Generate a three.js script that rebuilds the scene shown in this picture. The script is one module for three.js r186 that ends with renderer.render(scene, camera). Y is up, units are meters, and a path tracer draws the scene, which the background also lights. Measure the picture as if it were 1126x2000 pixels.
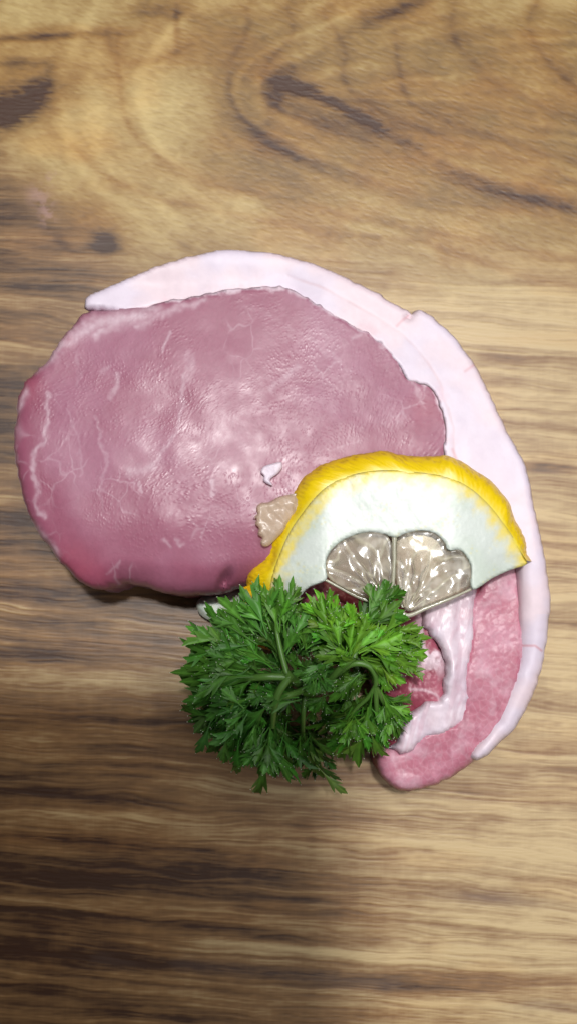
import * as THREE from 'three';
import { mergeGeometries, toCreasedNormals } from 'three/addons/utils/BufferGeometryUtils.js';
import { RoundedBoxGeometry } from 'three/addons/geometries/RoundedBoxGeometry.js';
import { RectAreaLightUniformsLib } from 'three/addons/lights/RectAreaLightUniformsLib.js';

// ---------------------------------------------------------------- camera, lamps, exposure
RectAreaLightUniformsLib.init();
const scene = new THREE.Scene();
scene.background = new THREE.Color(0.022, 0.023, 0.027);
const FOV = 50, CAM_H = 0.25, PITCH = 6 * Math.PI / 180;
const camera = new THREE.PerspectiveCamera(FOV, 576 / 1024, 0.01, 20);
camera.position.set(0, CAM_H, 0);
camera.up.set(0, 0, -1);
camera.lookAt(0, 0, -CAM_H * Math.tan(PITCH));
camera.focus = 0.222;
camera.userData.fStop = 22;
camera.updateMatrixWorld(true);
const renderer = new THREE.WebGLRenderer({ antialias: true });
renderer.setSize(576, 1024);
renderer.toneMapping = THREE.LinearToneMapping;
renderer.toneMappingExposure = 1;
renderer.shadowMap.enabled = true;

function lampPanel(name, label, at, aim, w, h, color, power) {
  const g = new THREE.Group(); g.name = name; g.userData = { label, category: 'lamp' };
  g.position.set(...at); g.lookAt(...aim); scene.add(g);            // +z of the group points at the aim
  const frame = new THREE.Mesh(new RoundedBoxGeometry(w + 0.03, h + 0.03, 0.03, 2, 0.006), new THREE.MeshStandardMaterial({ color: 0xe8e8e6, roughness: 0.6 }));
  frame.name = 'frame'; frame.position.z = -0.02; g.add(frame);
  const dif = new THREE.Mesh(new RoundedBoxGeometry(w, h, 0.006, 2, 0.002), new THREE.MeshStandardMaterial({ color: 0xffffff, roughness: 0.8, emissive: new THREE.Color(...color), emissiveIntensity: 0.6 }));
  dif.name = 'diffuser'; g.add(dif);
  const l = new THREE.RectAreaLight(new THREE.Color(...color), power, w, h);
  l.name = name; const d = new THREE.Vector3(...aim).sub(g.position).normalize();
  l.position.copy(g.position).addScaledVector(d, 0.012); l.lookAt(...aim); scene.add(l);
}
lampPanel('ceiling_fill', 'wide white fill panel added high above the far end of the board in place of ceiling bounce', [0.10, 1.15, -0.40], [0, 0, -0.02], 0.9, 0.55, [1.0, 1.0, 1.0], 2.7);  // added panel, stands in for soft light off an unseen ceiling
lampPanel('spot_lamp', 'small white spot lamp high above the middle of the board', [0.02, 1.2, -0.18], [0, 0, 0], 0.065, 0.065, [1.0, 0.99, 0.97], 640);
lampPanel('side_lamp', 'square white lamp panel high to the right of the board', [0.32, 0.7, 0.2], [0, 0, 0.03], 0.36, 0.36, [0.98, 0.99, 1.0], 2.8);

// ---------------------------------------------------------------- helpers
const F = 1000 / Math.tan(FOV * Math.PI / 360);
const sp = Math.sin(PITCH), cp = Math.cos(PITCH);
// where the line of sight through a point of the photograph meets the height h (metres)
function P(x, y, h) {
  const a = (x - 563) / F, b = (1000 - y) / F;                      // right, up in the picture
  const dy = -cp + b * sp, dz = -(sp + b * cp);
  const t = (h - CAM_H) / dy;
  return new THREE.Vector3(a * t, h, dz * t);
}
function toPx(wx, wy, wz) {
  const dy = wy - CAM_H, dep = -dy * cp - wz * sp, up = dy * sp - wz * cp;
  return [563 + F * wx / dep, 1000 - F * up / dep];
}
let seed = 12345;
const rnd = () => { seed = (seed + 0x6d2b79f5) | 0; let t = Math.imul(seed ^ (seed >>> 15), 1 | seed); t = (t + Math.imul(t ^ (t >>> 7), 61 | t)) ^ t; return ((t ^ (t >>> 14)) >>> 0) / 4294967296; };
const rr = (a, b) => a + (b - a) * rnd();
const clamp = (x, a = 0, b = 1) => Math.min(b, Math.max(a, x));
const sstep = (a, b, x) => { const t = clamp((x - a) / (b - a)); return t * t * (3 - 2 * t); };
const mix = (a, b, t) => a + (b - a) * t;
const mix3 = (a, b, t) => [a[0] + (b[0] - a[0]) * t, a[1] + (b[1] - a[1]) * t, a[2] + (b[2] - a[2]) * t];
function h2(ix, iy) { let n = Math.imul(ix, 374761393) + Math.imul(iy, 668265263) | 0; n = Math.imul(n ^ (n >>> 13), 1274126177); return ((n ^ (n >>> 16)) >>> 0) / 4294967296; }
function vn(x, y) {                                                   // value noise 0..1
  const ix = Math.floor(x), iy = Math.floor(y); let fx = x - ix, fy = y - iy;
  fx = fx * fx * (3 - 2 * fx); fy = fy * fy * (3 - 2 * fy);
  const a = h2(ix, iy), b = h2(ix + 1, iy), c = h2(ix, iy + 1), d = h2(ix + 1, iy + 1);
  return a + (b - a) * fx + (c - a) * fy + (a - b - c + d) * fx * fy;
}
function fbm(x, y, o = 4) { let s = 0, a = 0.5, t = 0; for (let i = 0; i < o; i++) { s += a * vn(x, y); t += a; a *= 0.5; x = x * 2.03 + 17.1; y = y * 2.01 + 5.7; } return s / t; }
function worley(x, y) {                                               // [nearest, second nearest]
  const ix = Math.floor(x), iy = Math.floor(y); let a = 9, b = 9;
  for (let j = -1; j <= 1; j++) for (let i = -1; i <= 1; i++) {
    const cx = ix + i + h2(ix + i, iy + j), cy = iy + j + h2(ix + i + 71, iy + j + 13), d = Math.hypot(cx - x, cy - y);
    if (d < a) { b = a; a = d; } else if (d < b) b = d;
  }
  return [a, b];
}
const lin2s = (v) => { v = clamp(v); return Math.round(255 * (v <= 0.0031308 ? v * 12.92 : 1.055 * Math.pow(v, 1 / 2.4) - 0.055)); };
const s2l = (v) => { v /= 255; return v <= 0.04045 ? v / 12.92 : Math.pow((v + 0.055) / 1.055, 2.4); };
const L = (r, g, b) => [s2l(r), s2l(g), s2l(b)];
function texColor(w, h, f) {
  const d = new Uint8Array(w * h * 4);
  for (let j = 0; j < h; j++) for (let i = 0; i < w; i++) { const c = f(i, j), o = (j * w + i) * 4; d[o] = lin2s(c[0]); d[o + 1] = lin2s(c[1]); d[o + 2] = lin2s(c[2]); d[o + 3] = 255; }
  const t = new THREE.DataTexture(d, w, h, THREE.RGBAFormat); t.colorSpace = THREE.SRGBColorSpace; return fin(t);
}
function texGrey(w, h, f) {
  const d = new Uint8Array(w * h * 4);
  for (let j = 0; j < h; j++) for (let i = 0; i < w; i++) { const c = Math.round(255 * clamp(f(i, j))), o = (j * w + i) * 4; d[o] = d[o + 1] = d[o + 2] = c; d[o + 3] = 255; }
  return fin(new THREE.DataTexture(d, w, h, THREE.RGBAFormat));
}
function fin(t) { t.magFilter = THREE.LinearFilter; t.minFilter = THREE.LinearMipmapLinearFilter; t.generateMipmaps = true; t.wrapS = t.wrapT = THREE.MirroredRepeatWrapping; t.needsUpdate = true; return t; }
const used = {};
function numbered(n) { const k = used[n] = (used[n] ?? -1) + 1; return k ? n + '_' + String(k).padStart(3, '0') : n; }
function thing(name, label, category, at) {
  const g = new THREE.Group(); g.name = name; g.userData = { label, category }; g.position.copy(at); scene.add(g); return g;
}
function part(name, geo, mat, root, label) {                          // geometry comes in world axes
  const b = new THREE.Vector3(); for (let o = root; o && o !== scene; o = o.parent) b.add(o.position);
  geo.translate(-b.x, -b.y, -b.z);
  const m = new THREE.Mesh(geo, mat); m.name = numbered(name); m.castShadow = m.receiveShadow = true; if (label) m.userData.label = label; root.add(m); return m;
}
function spline(pts, n = 10, closed = true) {
  const c = new THREE.CatmullRomCurve3(pts.map(([x, y]) => new THREE.Vector3(x, y, 0)), closed, 'centripetal');
  return c.getPoints(pts.length * n).slice(0, closed ? -1 : undefined).map((p) => [p.x, p.y]);
}
// signed distance (negative inside) to a closed polygon, with the nearest point
function sdPoly(poly, x, y) {
  let best = 1e9, bx = 0, by = 0, inside = false;
  for (let i = 0, j = poly.length - 1; i < poly.length; j = i++) {
    const [ax, ay] = poly[j], [cx, cy] = poly[i], ex = cx - ax, ey = cy - ay;
    let t = ((x - ax) * ex + (y - ay) * ey) / (ex * ex + ey * ey || 1e-20); t = t < 0 ? 0 : t > 1 ? 1 : t;
    const qx = ax + ex * t, qy = ay + ey * t, d = (x - qx) ** 2 + (y - qy) ** 2;
    if (d < best) { best = d; bx = qx; by = qy; }
    if ((ay > y) !== (cy > y) && x < (cx - ax) * (y - ay) / (cy - ay) + ax) inside = !inside;
  }
  return [inside ? -Math.sqrt(best) : Math.sqrt(best), bx, by];
}
function segDist(pl, x, y, most = 1e9) {
  let b = pl.box; if (!b) { b = [1e9, 1e9, -1e9, -1e9]; for (const [u, v] of pl) { b[0] = Math.min(b[0], u); b[1] = Math.min(b[1], v); b[2] = Math.max(b[2], u); b[3] = Math.max(b[3], v); } pl.box = b; }
  if (x < b[0] - most || y < b[1] - most || x > b[2] + most || y > b[3] + most) return 1e9;
  return segDistAll(pl, x, y);
}
// a slowly varying function of the photo's pixels, kept on a coarse grid
function field(f, x0, y0, x1, y1, step) {
  const nx = Math.ceil((x1 - x0) / step) + 2, ny = Math.ceil((y1 - y0) / step) + 2, a = new Float32Array(nx * ny);
  for (let j = 0; j < ny; j++) for (let i = 0; i < nx; i++) a[j * nx + i] = f(x0 + i * step, y0 + j * step);
  return (x, y) => { const u = clamp((x - x0) / step, 0, nx - 1.001), v = clamp((y - y0) / step, 0, ny - 1.001), i = Math.floor(u), j = Math.floor(v), p = u - i, q = v - j, k = j * nx + i; return (a[k] * (1 - p) + a[k + 1] * p) * (1 - q) + (a[k + nx] * (1 - p) + a[k + nx + 1] * p) * q; };
}
function segDistAll(pl, x, y) { let b = 1e9; for (let i = 1; i < pl.length; i++) { const [ax, ay] = pl[i - 1], [cx, cy] = pl[i], ex = cx - ax, ey = cy - ay; let t = ((x - ax) * ex + (y - ay) * ey) / (ex * ex + ey * ey || 1e-20); t = clamp(t); b = Math.min(b, Math.hypot(x - ax - ex * t, y - ay - ey * t)); } return b; }

// A solid over an outline: grid inside it, rim on it, rounded edge of radius r, a wall down to bottom(x, z).
// outline in photo pixels, laid out at height h; top(px, py, d) and bottom(px, py) in metres, d = distance to the rim in metres.
function slab(outline, { h, top, bottom = () => 0.0005, r = () => 0.002, cell = 0.0006, n = 10, bulge = 0, uvScale = 1, rings = 5, smooth = true, wob = 0 }) {
  const poly = (smooth ? spline(outline, n) : outline).map(([x, y]) => [x + wob * 2 * (fbm(x / 13, y / 13, 3) - 0.5), y + wob * 2 * (fbm(x / 13 + 50, y / 13, 3) - 0.5)]).map(([x, y]) => { const p = P(x, y, h); return [p.x, p.z]; });
  const xs = poly.map((p) => p[0]), zs = poly.map((p) => p[1]);
  const x0 = Math.min(...xs) - cell, z0 = Math.min(...zs) - cell, nx = Math.ceil((Math.max(...xs) - x0) / cell) + 2, nz = Math.ceil((Math.max(...zs) - z0) / cell) + 2;
  const keep = new Uint8Array(nx * nz);
  for (let j = 0; j < nz; j++) for (let i = 0; i < nx; i++) keep[j * nx + i] = sdPoly(poly, x0 + (i + 0.5) * cell, z0 + (j + 0.5) * cell)[0] < 0 ? 1 : 0;
  const K = (i, j) => i >= 0 && j >= 0 && i < nx && j < nz && keep[j * nx + i];
  const id = new Int32Array((nx + 1) * (nz + 1)).fill(-1), pos = [], uv = [], idx = [], rim = [];
  const vert = (i, j) => {
    const k = j * (nx + 1) + i; if (id[k] >= 0) return id[k];
    let x = x0 + i * cell, z = z0 + j * cell; const edge = !(K(i - 1, j - 1) && K(i, j - 1) && K(i - 1, j) && K(i, j));
    const s = sdPoly(poly, x, z); let d = -s[0];
    if (edge) { x = s[1]; z = s[2]; d = 0; }
    d = Math.max(d, 0);
    const [px, py] = toPx(x, h, z), R = r(px, py), t = top(px, py, d);
    const drop = d < R ? R - Math.sqrt(Math.max(0, R * R - (R - d) ** 2)) : 0;
    id[k] = pos.length / 3; pos.push(x, t - drop, z); uv.push(x * uvScale, -z * uvScale); rim.push(edge); return id[k];
  };
  for (let j = 0; j < nz; j++) for (let i = 0; i < nx; i++) if (K(i, j)) { const a = vert(i, j), b = vert(i, j + 1), c = vert(i + 1, j + 1), d = vert(i + 1, j); idx.push(a, b, c, a, c, d); }
  const nt = pos.length / 3, edges = [], seen = new Map();
  for (let k = 0; k < idx.length; k += 3) for (let e = 0; e < 3; e++) { const a = idx[k + e], b = idx[k + (e + 1) % 3], q = a < b ? a * 4194304 + b : b * 4194304 + a; if (seen.has(q)) seen.set(q, null); else seen.set(q, [a, b]); }
  for (const e of seen.values()) if (e) edges.push(e);
  // outward normals of the rim
  const nrm = new Map();
  for (const [a, b] of edges) { const ex = pos[b * 3] - pos[a * 3], ez = pos[b * 3 + 2] - pos[a * 3 + 2], l = Math.hypot(ex, ez) || 1; for (const v of [a, b]) { const q = nrm.get(v) ?? [0, 0]; q[0] += -ez / l; q[1] += ex / l; nrm.set(v, q); } }
  const col = new Map();
  for (const [v, q] of nrm) {
    const l = Math.hypot(...q) || 1, ox = -q[0] / l, oz = -q[1] / l, list = [v], [px, py] = toPx(pos[v * 3], h, pos[v * 3 + 2]), yb = bottom(px, py), yt = pos[v * 3 + 1];
    for (let k = 1; k <= rings; k++) { const t = k / rings, o = bulge * Math.sin(Math.PI * t); list.push(pos.length / 3); pos.push(pos[v * 3] + ox * o, mix(yt, yb, t), pos[v * 3 + 2] + oz * o); uv.push((pos[v * 3] + ox * (yt - yb) * t) * uvScale, -(pos[v * 3 + 2] + oz * (yt - yb) * t) * uvScale); }
    col.set(v, list);
  }
  for (const [a, b] of edges) { const A = col.get(a), B = col.get(b); for (let k = 0; k < rings; k++) idx.push(A[k], A[k + 1], B[k + 1], A[k], B[k + 1], B[k]); }
  const low = new Int32Array(nt);
  for (let v = 0; v < nt; v++) { if (col.has(v)) low[v] = col.get(v)[rings]; else { const x = pos[v * 3], z = pos[v * 3 + 2], [px, py] = toPx(x, h, z); low[v] = pos.length / 3; pos.push(x, bottom(px, py), z); uv.push(x * uvScale, -z * uvScale); } }
  const nTop = idx.length; let made = 0;
  for (let k = 0; made < 1e9 && k < nTop; k += 3) { const a = idx[k], b = idx[k + 1], c = idx[k + 2]; if (a < nt && b < nt && c < nt) idx.push(low[a], low[c], low[b]); }
  const g = new THREE.BufferGeometry(); g.setAttribute('position', new THREE.Float32BufferAttribute(pos, 3)); g.setAttribute('uv', new THREE.Float32BufferAttribute(uv, 2)); g.setIndex(idx);
  // the winding of the grid is counter-clockwise seen from above
  g.computeVertexNormals(); g.userData = {}; return g;
}
function tube(pts, rads, seg = 6, n = 16) {                          // tapered tube through points
  const c = new THREE.CatmullRomCurve3(pts), pos = [], idx = [], fr = c.computeFrenetFrames(n, false);
  for (let i = 0; i <= n; i++) { const t = i / n, p = c.getPointAt(t), rt = t * (rads.length - 1), k = Math.min(Math.floor(rt), rads.length - 2), R = mix(rads[k], rads[k + 1], rt - k);
    for (let s = 0; s < seg; s++) { const a = s / seg * 2 * Math.PI, v = p.clone().addScaledVector(fr.normals[i], R * Math.cos(a)).addScaledVector(fr.binormals[i], R * Math.sin(a)); pos.push(v.x, v.y, v.z); } }
  for (let i = 0; i < n; i++) for (let s = 0; s < seg; s++) { const a = i * seg + s, b = i * seg + (s + 1) % seg; idx.push(a, b, a + seg, b, b + seg, a + seg); }
  const g = new THREE.BufferGeometry(); g.setAttribute('position', new THREE.Float32BufferAttribute(pos, 3)); g.setAttribute('uv', new THREE.Float32BufferAttribute(new Float32Array(pos.length / 3 * 2), 2)); g.setIndex(idx); g.computeVertexNormals(); return g;
}

// ---------------------------------------------------------------- the wooden board
const BW = 0.30, BN = 1536;                                          // the figured piece: 30 cm square, mirrored on beyond
const blotches = [                                                   // photo x, y, radius along, across, turn, darkness, reddening; dark ones at near left partly painted shade
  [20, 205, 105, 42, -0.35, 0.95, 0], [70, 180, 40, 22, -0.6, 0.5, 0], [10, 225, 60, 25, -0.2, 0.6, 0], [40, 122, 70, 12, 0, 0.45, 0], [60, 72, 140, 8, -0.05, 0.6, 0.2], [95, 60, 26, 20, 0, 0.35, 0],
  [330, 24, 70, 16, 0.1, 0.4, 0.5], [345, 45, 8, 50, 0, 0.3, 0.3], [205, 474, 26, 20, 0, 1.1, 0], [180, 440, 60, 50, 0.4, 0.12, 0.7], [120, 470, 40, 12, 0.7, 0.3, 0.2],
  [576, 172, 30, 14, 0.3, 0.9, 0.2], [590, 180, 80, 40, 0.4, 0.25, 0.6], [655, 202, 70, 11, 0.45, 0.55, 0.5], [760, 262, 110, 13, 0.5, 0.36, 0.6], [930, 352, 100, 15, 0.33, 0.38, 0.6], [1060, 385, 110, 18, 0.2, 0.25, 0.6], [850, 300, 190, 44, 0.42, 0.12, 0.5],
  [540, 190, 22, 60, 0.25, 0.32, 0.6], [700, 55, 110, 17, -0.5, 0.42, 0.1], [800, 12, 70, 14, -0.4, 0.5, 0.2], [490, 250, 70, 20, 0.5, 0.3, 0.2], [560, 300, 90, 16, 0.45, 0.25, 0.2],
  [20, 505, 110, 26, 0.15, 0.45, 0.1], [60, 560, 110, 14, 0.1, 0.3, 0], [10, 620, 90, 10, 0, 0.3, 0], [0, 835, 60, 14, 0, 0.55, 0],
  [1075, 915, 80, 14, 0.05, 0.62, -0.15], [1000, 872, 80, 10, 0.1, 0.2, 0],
  [120, 1165, 190, 12, 0.05, 0.4, 0.1], [100, 1215, 210, 14, 0.03, 0.35, 0], [90, 1290, 200, 9, 0.05, 0.3, 0], [170, 1400, 260, 22, 0.05, 0.35, 0.25], [60, 1350, 180, 16, 0, -0.2, 0], [120, 1330, 200, 14, 0.04, -0.25, 0],  // first two streaks paint the shadow of the chop on the wood
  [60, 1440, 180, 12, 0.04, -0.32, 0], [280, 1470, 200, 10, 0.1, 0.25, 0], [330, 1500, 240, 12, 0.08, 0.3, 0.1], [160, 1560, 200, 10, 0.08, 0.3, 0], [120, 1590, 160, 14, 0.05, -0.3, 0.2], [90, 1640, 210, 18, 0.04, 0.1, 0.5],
  [330, 1655, 210, 26, 0.05, 0.45, 0.1], [480, 1700, 180, 16, 0.05, 0.5, 0.1], [240, 1720, 230, 14, 0.05, 0.42, 0], [450, 1760, 200, 14, 0.08, 0.25, 0], [230, 1790, 330, 8, 0.09, 0.5, 0], [560, 1830, 260, 10, 0.1, 0.5, 0],  // dark bands of the wood, partly painted shade
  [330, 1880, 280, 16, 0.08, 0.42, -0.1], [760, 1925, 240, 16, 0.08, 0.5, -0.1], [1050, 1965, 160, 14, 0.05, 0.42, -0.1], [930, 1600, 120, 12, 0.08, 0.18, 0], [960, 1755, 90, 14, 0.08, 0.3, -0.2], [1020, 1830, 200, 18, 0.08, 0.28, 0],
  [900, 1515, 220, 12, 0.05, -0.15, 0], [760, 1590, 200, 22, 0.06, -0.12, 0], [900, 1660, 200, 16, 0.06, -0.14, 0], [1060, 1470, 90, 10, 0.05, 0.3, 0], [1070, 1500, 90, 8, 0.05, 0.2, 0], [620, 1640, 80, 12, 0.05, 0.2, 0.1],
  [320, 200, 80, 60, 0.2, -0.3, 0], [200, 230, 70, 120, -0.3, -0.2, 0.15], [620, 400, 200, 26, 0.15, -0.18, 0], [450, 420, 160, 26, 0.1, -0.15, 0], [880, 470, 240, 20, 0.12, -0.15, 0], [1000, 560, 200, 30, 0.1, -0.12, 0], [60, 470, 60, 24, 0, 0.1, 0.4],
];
const ringsAt = [ // thin darker growth lines, photo polylines
  [[235, 70], [240, 150], [248, 230], [285, 290], [380, 342], [480, 372], [590, 398], [720, 430], [900, 470], [1126, 505]],
  [[140, 290], [200, 340], [285, 385], [400, 408], [520, 430], [640, 452], [800, 470], [960, 520], [1126, 560]],
  [[470, 20], [480, 60], [455, 130], [450, 200], [490, 255], [560, 300], [640, 330], [780, 370], [930, 400], [1126, 440]],
  [[560, 10], [570, 60], [520, 130], [515, 180], [560, 225], [700, 270], [860, 340], [1126, 420]],
  [[640, 20], [668, 90], [668, 150], [740, 215], [860, 260], [1000, 310], [1126, 360]],
  [[770, 60], [775, 130], [800, 190], [900, 240], [1126, 320]],
  [[880, 10], [880, 50], [915, 110], [960, 160], [1126, 240]],
  [[1050, 10], [1030, 50], [1060, 110], [1126, 190]],
  [[210, 60], [245, 120], [330, 110], [380, 80]],
].map((l) => spline(l, 5, false));
const ringLine = field((x, y) => { let m = 0; for (const l of ringsAt) { const d = segDist(l, x, y, 60); m = Math.max(m, Math.exp(-((d / 6) ** 2)) * 0.1 + Math.exp(-((d / 22) ** 2)) * 0.09); } return m; }, -100, -100, 1300, 680, 4);
const farTone = [L(66, 39, 20), L(150, 117, 64), L(204, 180, 122)], nearTone = [L(62, 37, 20), L(136, 101, 62), L(196, 170, 124)], woodRed = L(150, 92, 44), woodGrey = L(110, 92, 84);
const woodHeight = new Float32Array(BN * BN);
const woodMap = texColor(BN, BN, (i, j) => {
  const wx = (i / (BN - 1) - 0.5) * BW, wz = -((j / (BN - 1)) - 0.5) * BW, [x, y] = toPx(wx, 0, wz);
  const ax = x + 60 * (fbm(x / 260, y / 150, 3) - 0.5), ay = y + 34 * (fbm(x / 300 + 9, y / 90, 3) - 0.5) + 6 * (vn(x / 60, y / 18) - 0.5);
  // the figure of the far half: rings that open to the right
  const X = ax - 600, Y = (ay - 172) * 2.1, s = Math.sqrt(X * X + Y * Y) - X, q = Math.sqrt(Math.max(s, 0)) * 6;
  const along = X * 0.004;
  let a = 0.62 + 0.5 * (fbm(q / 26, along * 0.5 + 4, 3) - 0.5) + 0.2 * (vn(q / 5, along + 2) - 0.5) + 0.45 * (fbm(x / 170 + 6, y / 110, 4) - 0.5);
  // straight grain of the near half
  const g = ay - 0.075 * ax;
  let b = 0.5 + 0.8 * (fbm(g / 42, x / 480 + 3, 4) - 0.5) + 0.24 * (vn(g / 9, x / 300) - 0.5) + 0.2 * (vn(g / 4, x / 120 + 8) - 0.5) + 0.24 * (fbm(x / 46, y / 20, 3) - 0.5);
  b -= 0.06 * sstep(1560, 1760, y + 140 * (fbm(g / 24, x / 500 + 80, 2) - 0.5));  // near end darkened along the grain, shade painted into the wood
  b += 0.1 * sstep(700, 1100, x + 200 * (fbm(g / 40, x / 500 + 60, 2) - 0.5)) + 0.2 * (vn(g / 5.5 + 3, x / 500) - 0.5) * (0.4 + vn(g / 60, x / 300 + 9)) + 0.24 * sstep(560, 860, x + 260 * (fbm(g / 30, x / 500 + 20, 2) - 0.5)) - 0.2 * sstep(420, 60, x + 420 * (fbm(g / 26, x / 500 + 40, 3) - 0.5));  // right lightened, partly for sheen; left darkened in streaks for shade
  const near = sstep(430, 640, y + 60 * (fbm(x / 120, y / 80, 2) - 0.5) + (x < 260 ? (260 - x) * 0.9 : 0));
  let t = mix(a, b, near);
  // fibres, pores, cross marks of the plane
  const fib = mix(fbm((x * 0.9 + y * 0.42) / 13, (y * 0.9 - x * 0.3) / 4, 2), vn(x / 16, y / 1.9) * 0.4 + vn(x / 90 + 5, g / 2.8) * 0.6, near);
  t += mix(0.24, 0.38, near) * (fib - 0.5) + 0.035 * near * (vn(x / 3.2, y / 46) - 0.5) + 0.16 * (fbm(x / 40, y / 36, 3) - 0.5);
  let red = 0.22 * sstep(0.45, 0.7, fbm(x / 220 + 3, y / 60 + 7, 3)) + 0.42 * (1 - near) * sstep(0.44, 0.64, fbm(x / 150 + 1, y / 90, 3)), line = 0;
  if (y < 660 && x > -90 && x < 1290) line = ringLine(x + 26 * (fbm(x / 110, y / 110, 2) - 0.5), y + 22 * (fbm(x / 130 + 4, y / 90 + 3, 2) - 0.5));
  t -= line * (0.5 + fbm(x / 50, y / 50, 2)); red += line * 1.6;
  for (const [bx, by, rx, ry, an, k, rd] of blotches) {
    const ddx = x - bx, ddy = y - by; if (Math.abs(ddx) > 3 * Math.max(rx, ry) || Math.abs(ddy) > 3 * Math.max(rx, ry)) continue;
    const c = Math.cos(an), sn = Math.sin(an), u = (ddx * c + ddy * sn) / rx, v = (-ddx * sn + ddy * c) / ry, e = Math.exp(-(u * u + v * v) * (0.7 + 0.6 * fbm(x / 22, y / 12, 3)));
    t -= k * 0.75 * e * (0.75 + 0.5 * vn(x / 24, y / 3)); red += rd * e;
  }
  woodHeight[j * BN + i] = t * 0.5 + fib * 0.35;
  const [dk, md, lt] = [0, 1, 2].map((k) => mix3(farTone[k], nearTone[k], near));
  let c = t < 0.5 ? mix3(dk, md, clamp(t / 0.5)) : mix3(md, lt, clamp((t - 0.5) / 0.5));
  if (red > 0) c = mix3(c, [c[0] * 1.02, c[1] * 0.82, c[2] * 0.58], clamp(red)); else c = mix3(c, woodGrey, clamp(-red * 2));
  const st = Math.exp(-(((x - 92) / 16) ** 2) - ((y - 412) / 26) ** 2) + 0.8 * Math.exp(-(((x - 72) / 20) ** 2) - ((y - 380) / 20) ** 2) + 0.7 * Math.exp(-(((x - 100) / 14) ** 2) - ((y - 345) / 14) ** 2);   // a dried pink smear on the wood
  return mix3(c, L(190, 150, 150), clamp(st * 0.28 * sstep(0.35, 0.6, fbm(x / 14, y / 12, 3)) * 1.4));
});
const woodBump = texGrey(BN, BN, (i, j) => woodHeight[j * BN + i]);
for (const t of [woodMap, woodBump]) { t.repeat.set(1 / BW, 1 / BW); t.offset.set(0.5, 0.5); }
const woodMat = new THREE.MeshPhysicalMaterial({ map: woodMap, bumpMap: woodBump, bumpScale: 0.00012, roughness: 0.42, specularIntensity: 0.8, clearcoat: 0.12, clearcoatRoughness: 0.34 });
{
  const g = new RoundedBoxGeometry(0.9, 0.03, 0.9, 3, 0.004), p = g.attributes.position, uv = g.attributes.uv;
  for (let k = 0; k < p.count; k++) uv.setXY(k, p.getX(k), -p.getZ(k));
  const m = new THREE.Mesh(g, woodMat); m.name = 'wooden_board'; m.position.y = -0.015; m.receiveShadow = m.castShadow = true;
  m.userData = { kind: 'structure', label: 'brown wooden board with wavy dark grain lying under the pork chop', category: 'board' }; scene.add(m);
}

// ---------------------------------------------------------------- the pork chop
const H_EYE = 0.025;
const MW = 0.15, MN = 1024, meatUV = (t) => { t.repeat.set(1 / MW, 1 / MW); t.offset.set(0.5, 0.5 - 0.025 / MW); return t; };
const meatPx = (i, j, h) => { const wx = (i / MN - 0.5) * MW, wz = -((j / MN - 0.5) * MW + 0.025); return toPx(wx, h, wz); };
const eyeOutline = [[168, 604], [215, 600], [300, 594], [400, 574], [480, 562], [560, 563], [610, 590], [680, 630], [740, 665], [775, 700], [800, 738], [840, 750], [862, 790], [873, 840], [870, 890], [852, 960], [800, 1030], [700, 1085], [600, 1110], [500, 1136], [432, 1156], [380, 1162], [320, 1158], [245, 1138], [185, 1149], [150, 1132], [104, 1086], [60, 1022], [36, 962], [22, 885], [24, 822], [38, 750], [86, 700], [112, 664]];
const fatInner = [[330, 588], [400, 574], [480, 562], [560, 563], [610, 590], [680, 630], [740, 665], [775, 700], [800, 738], [840, 750], [862, 790], [873, 840], [872, 890]];
const fatOutline = [[180, 604], [169, 600], [164, 590], [168, 578], [184, 567], [260, 535], [330, 508], [420, 488], [470, 486], [560, 498], [640, 525], [720, 563], [775, 594], [797, 606], [801, 611], [794, 619], [793, 621], [796, 620], [810, 605], [822, 605], [860, 630], [910, 685], [952, 760], [990, 840], [1022, 903], [1044, 990], [1066, 1080], [1080, 1180], [1075, 1268], [1058, 1345], [1023, 1418], [970, 1474], [938, 1494], [922, 1486], [932, 1462], [976, 1396], [1000, 1330], [1016, 1270], [1015, 1200], [1012, 1120], [990, 1050], [938, 965], [905, 930], [868, 900], [868, 840], [856, 792], [836, 756], [796, 744], [770, 706], [735, 671], [676, 637], [606, 597], [560, 570], [480, 569], [400, 582], [330, 596], [262, 614], [232, 612], [200, 604]];
const tailOutline = [[935, 1150], [945, 1110], [1000, 1080], [1016, 1120], [1020, 1200], [1021, 1270], [1009, 1330], [991, 1402], [946, 1474], [912, 1508], [854, 1541], [792, 1552], [750, 1526], [736, 1494], [737, 1458], [760, 1464], [785, 1464], [830, 1430], [868, 1420], [896, 1406], [903, 1370], [900, 1310], [915, 1250], [914, 1180]];
const stripOutline = [[832, 1160], [880, 1140], [926, 1140], [926, 1190], [927, 1250], [914, 1310], [917, 1378], [905, 1418], [870, 1434], [834, 1446], [802, 1472], [784, 1476], [770, 1468], [744, 1460], [768, 1460], [780, 1434], [798, 1398], [826, 1372], [860, 1364], [864, 1330], [866, 1290], [856, 1258], [836, 1240], [822, 1206]];
const innerOutline = [[560, 1120], [640, 1060], [760, 980], [850, 900], [905, 900], [960, 1000], [985, 1060], [955, 1100], [930, 1175], [878, 1185], [850, 1240], [870, 1290], [872, 1340], [860, 1376], [812, 1400], [786, 1462], [742, 1460], [736, 1420], [742, 1370], [722, 1320], [690, 1260], [640, 1200], [580, 1170]];

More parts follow.
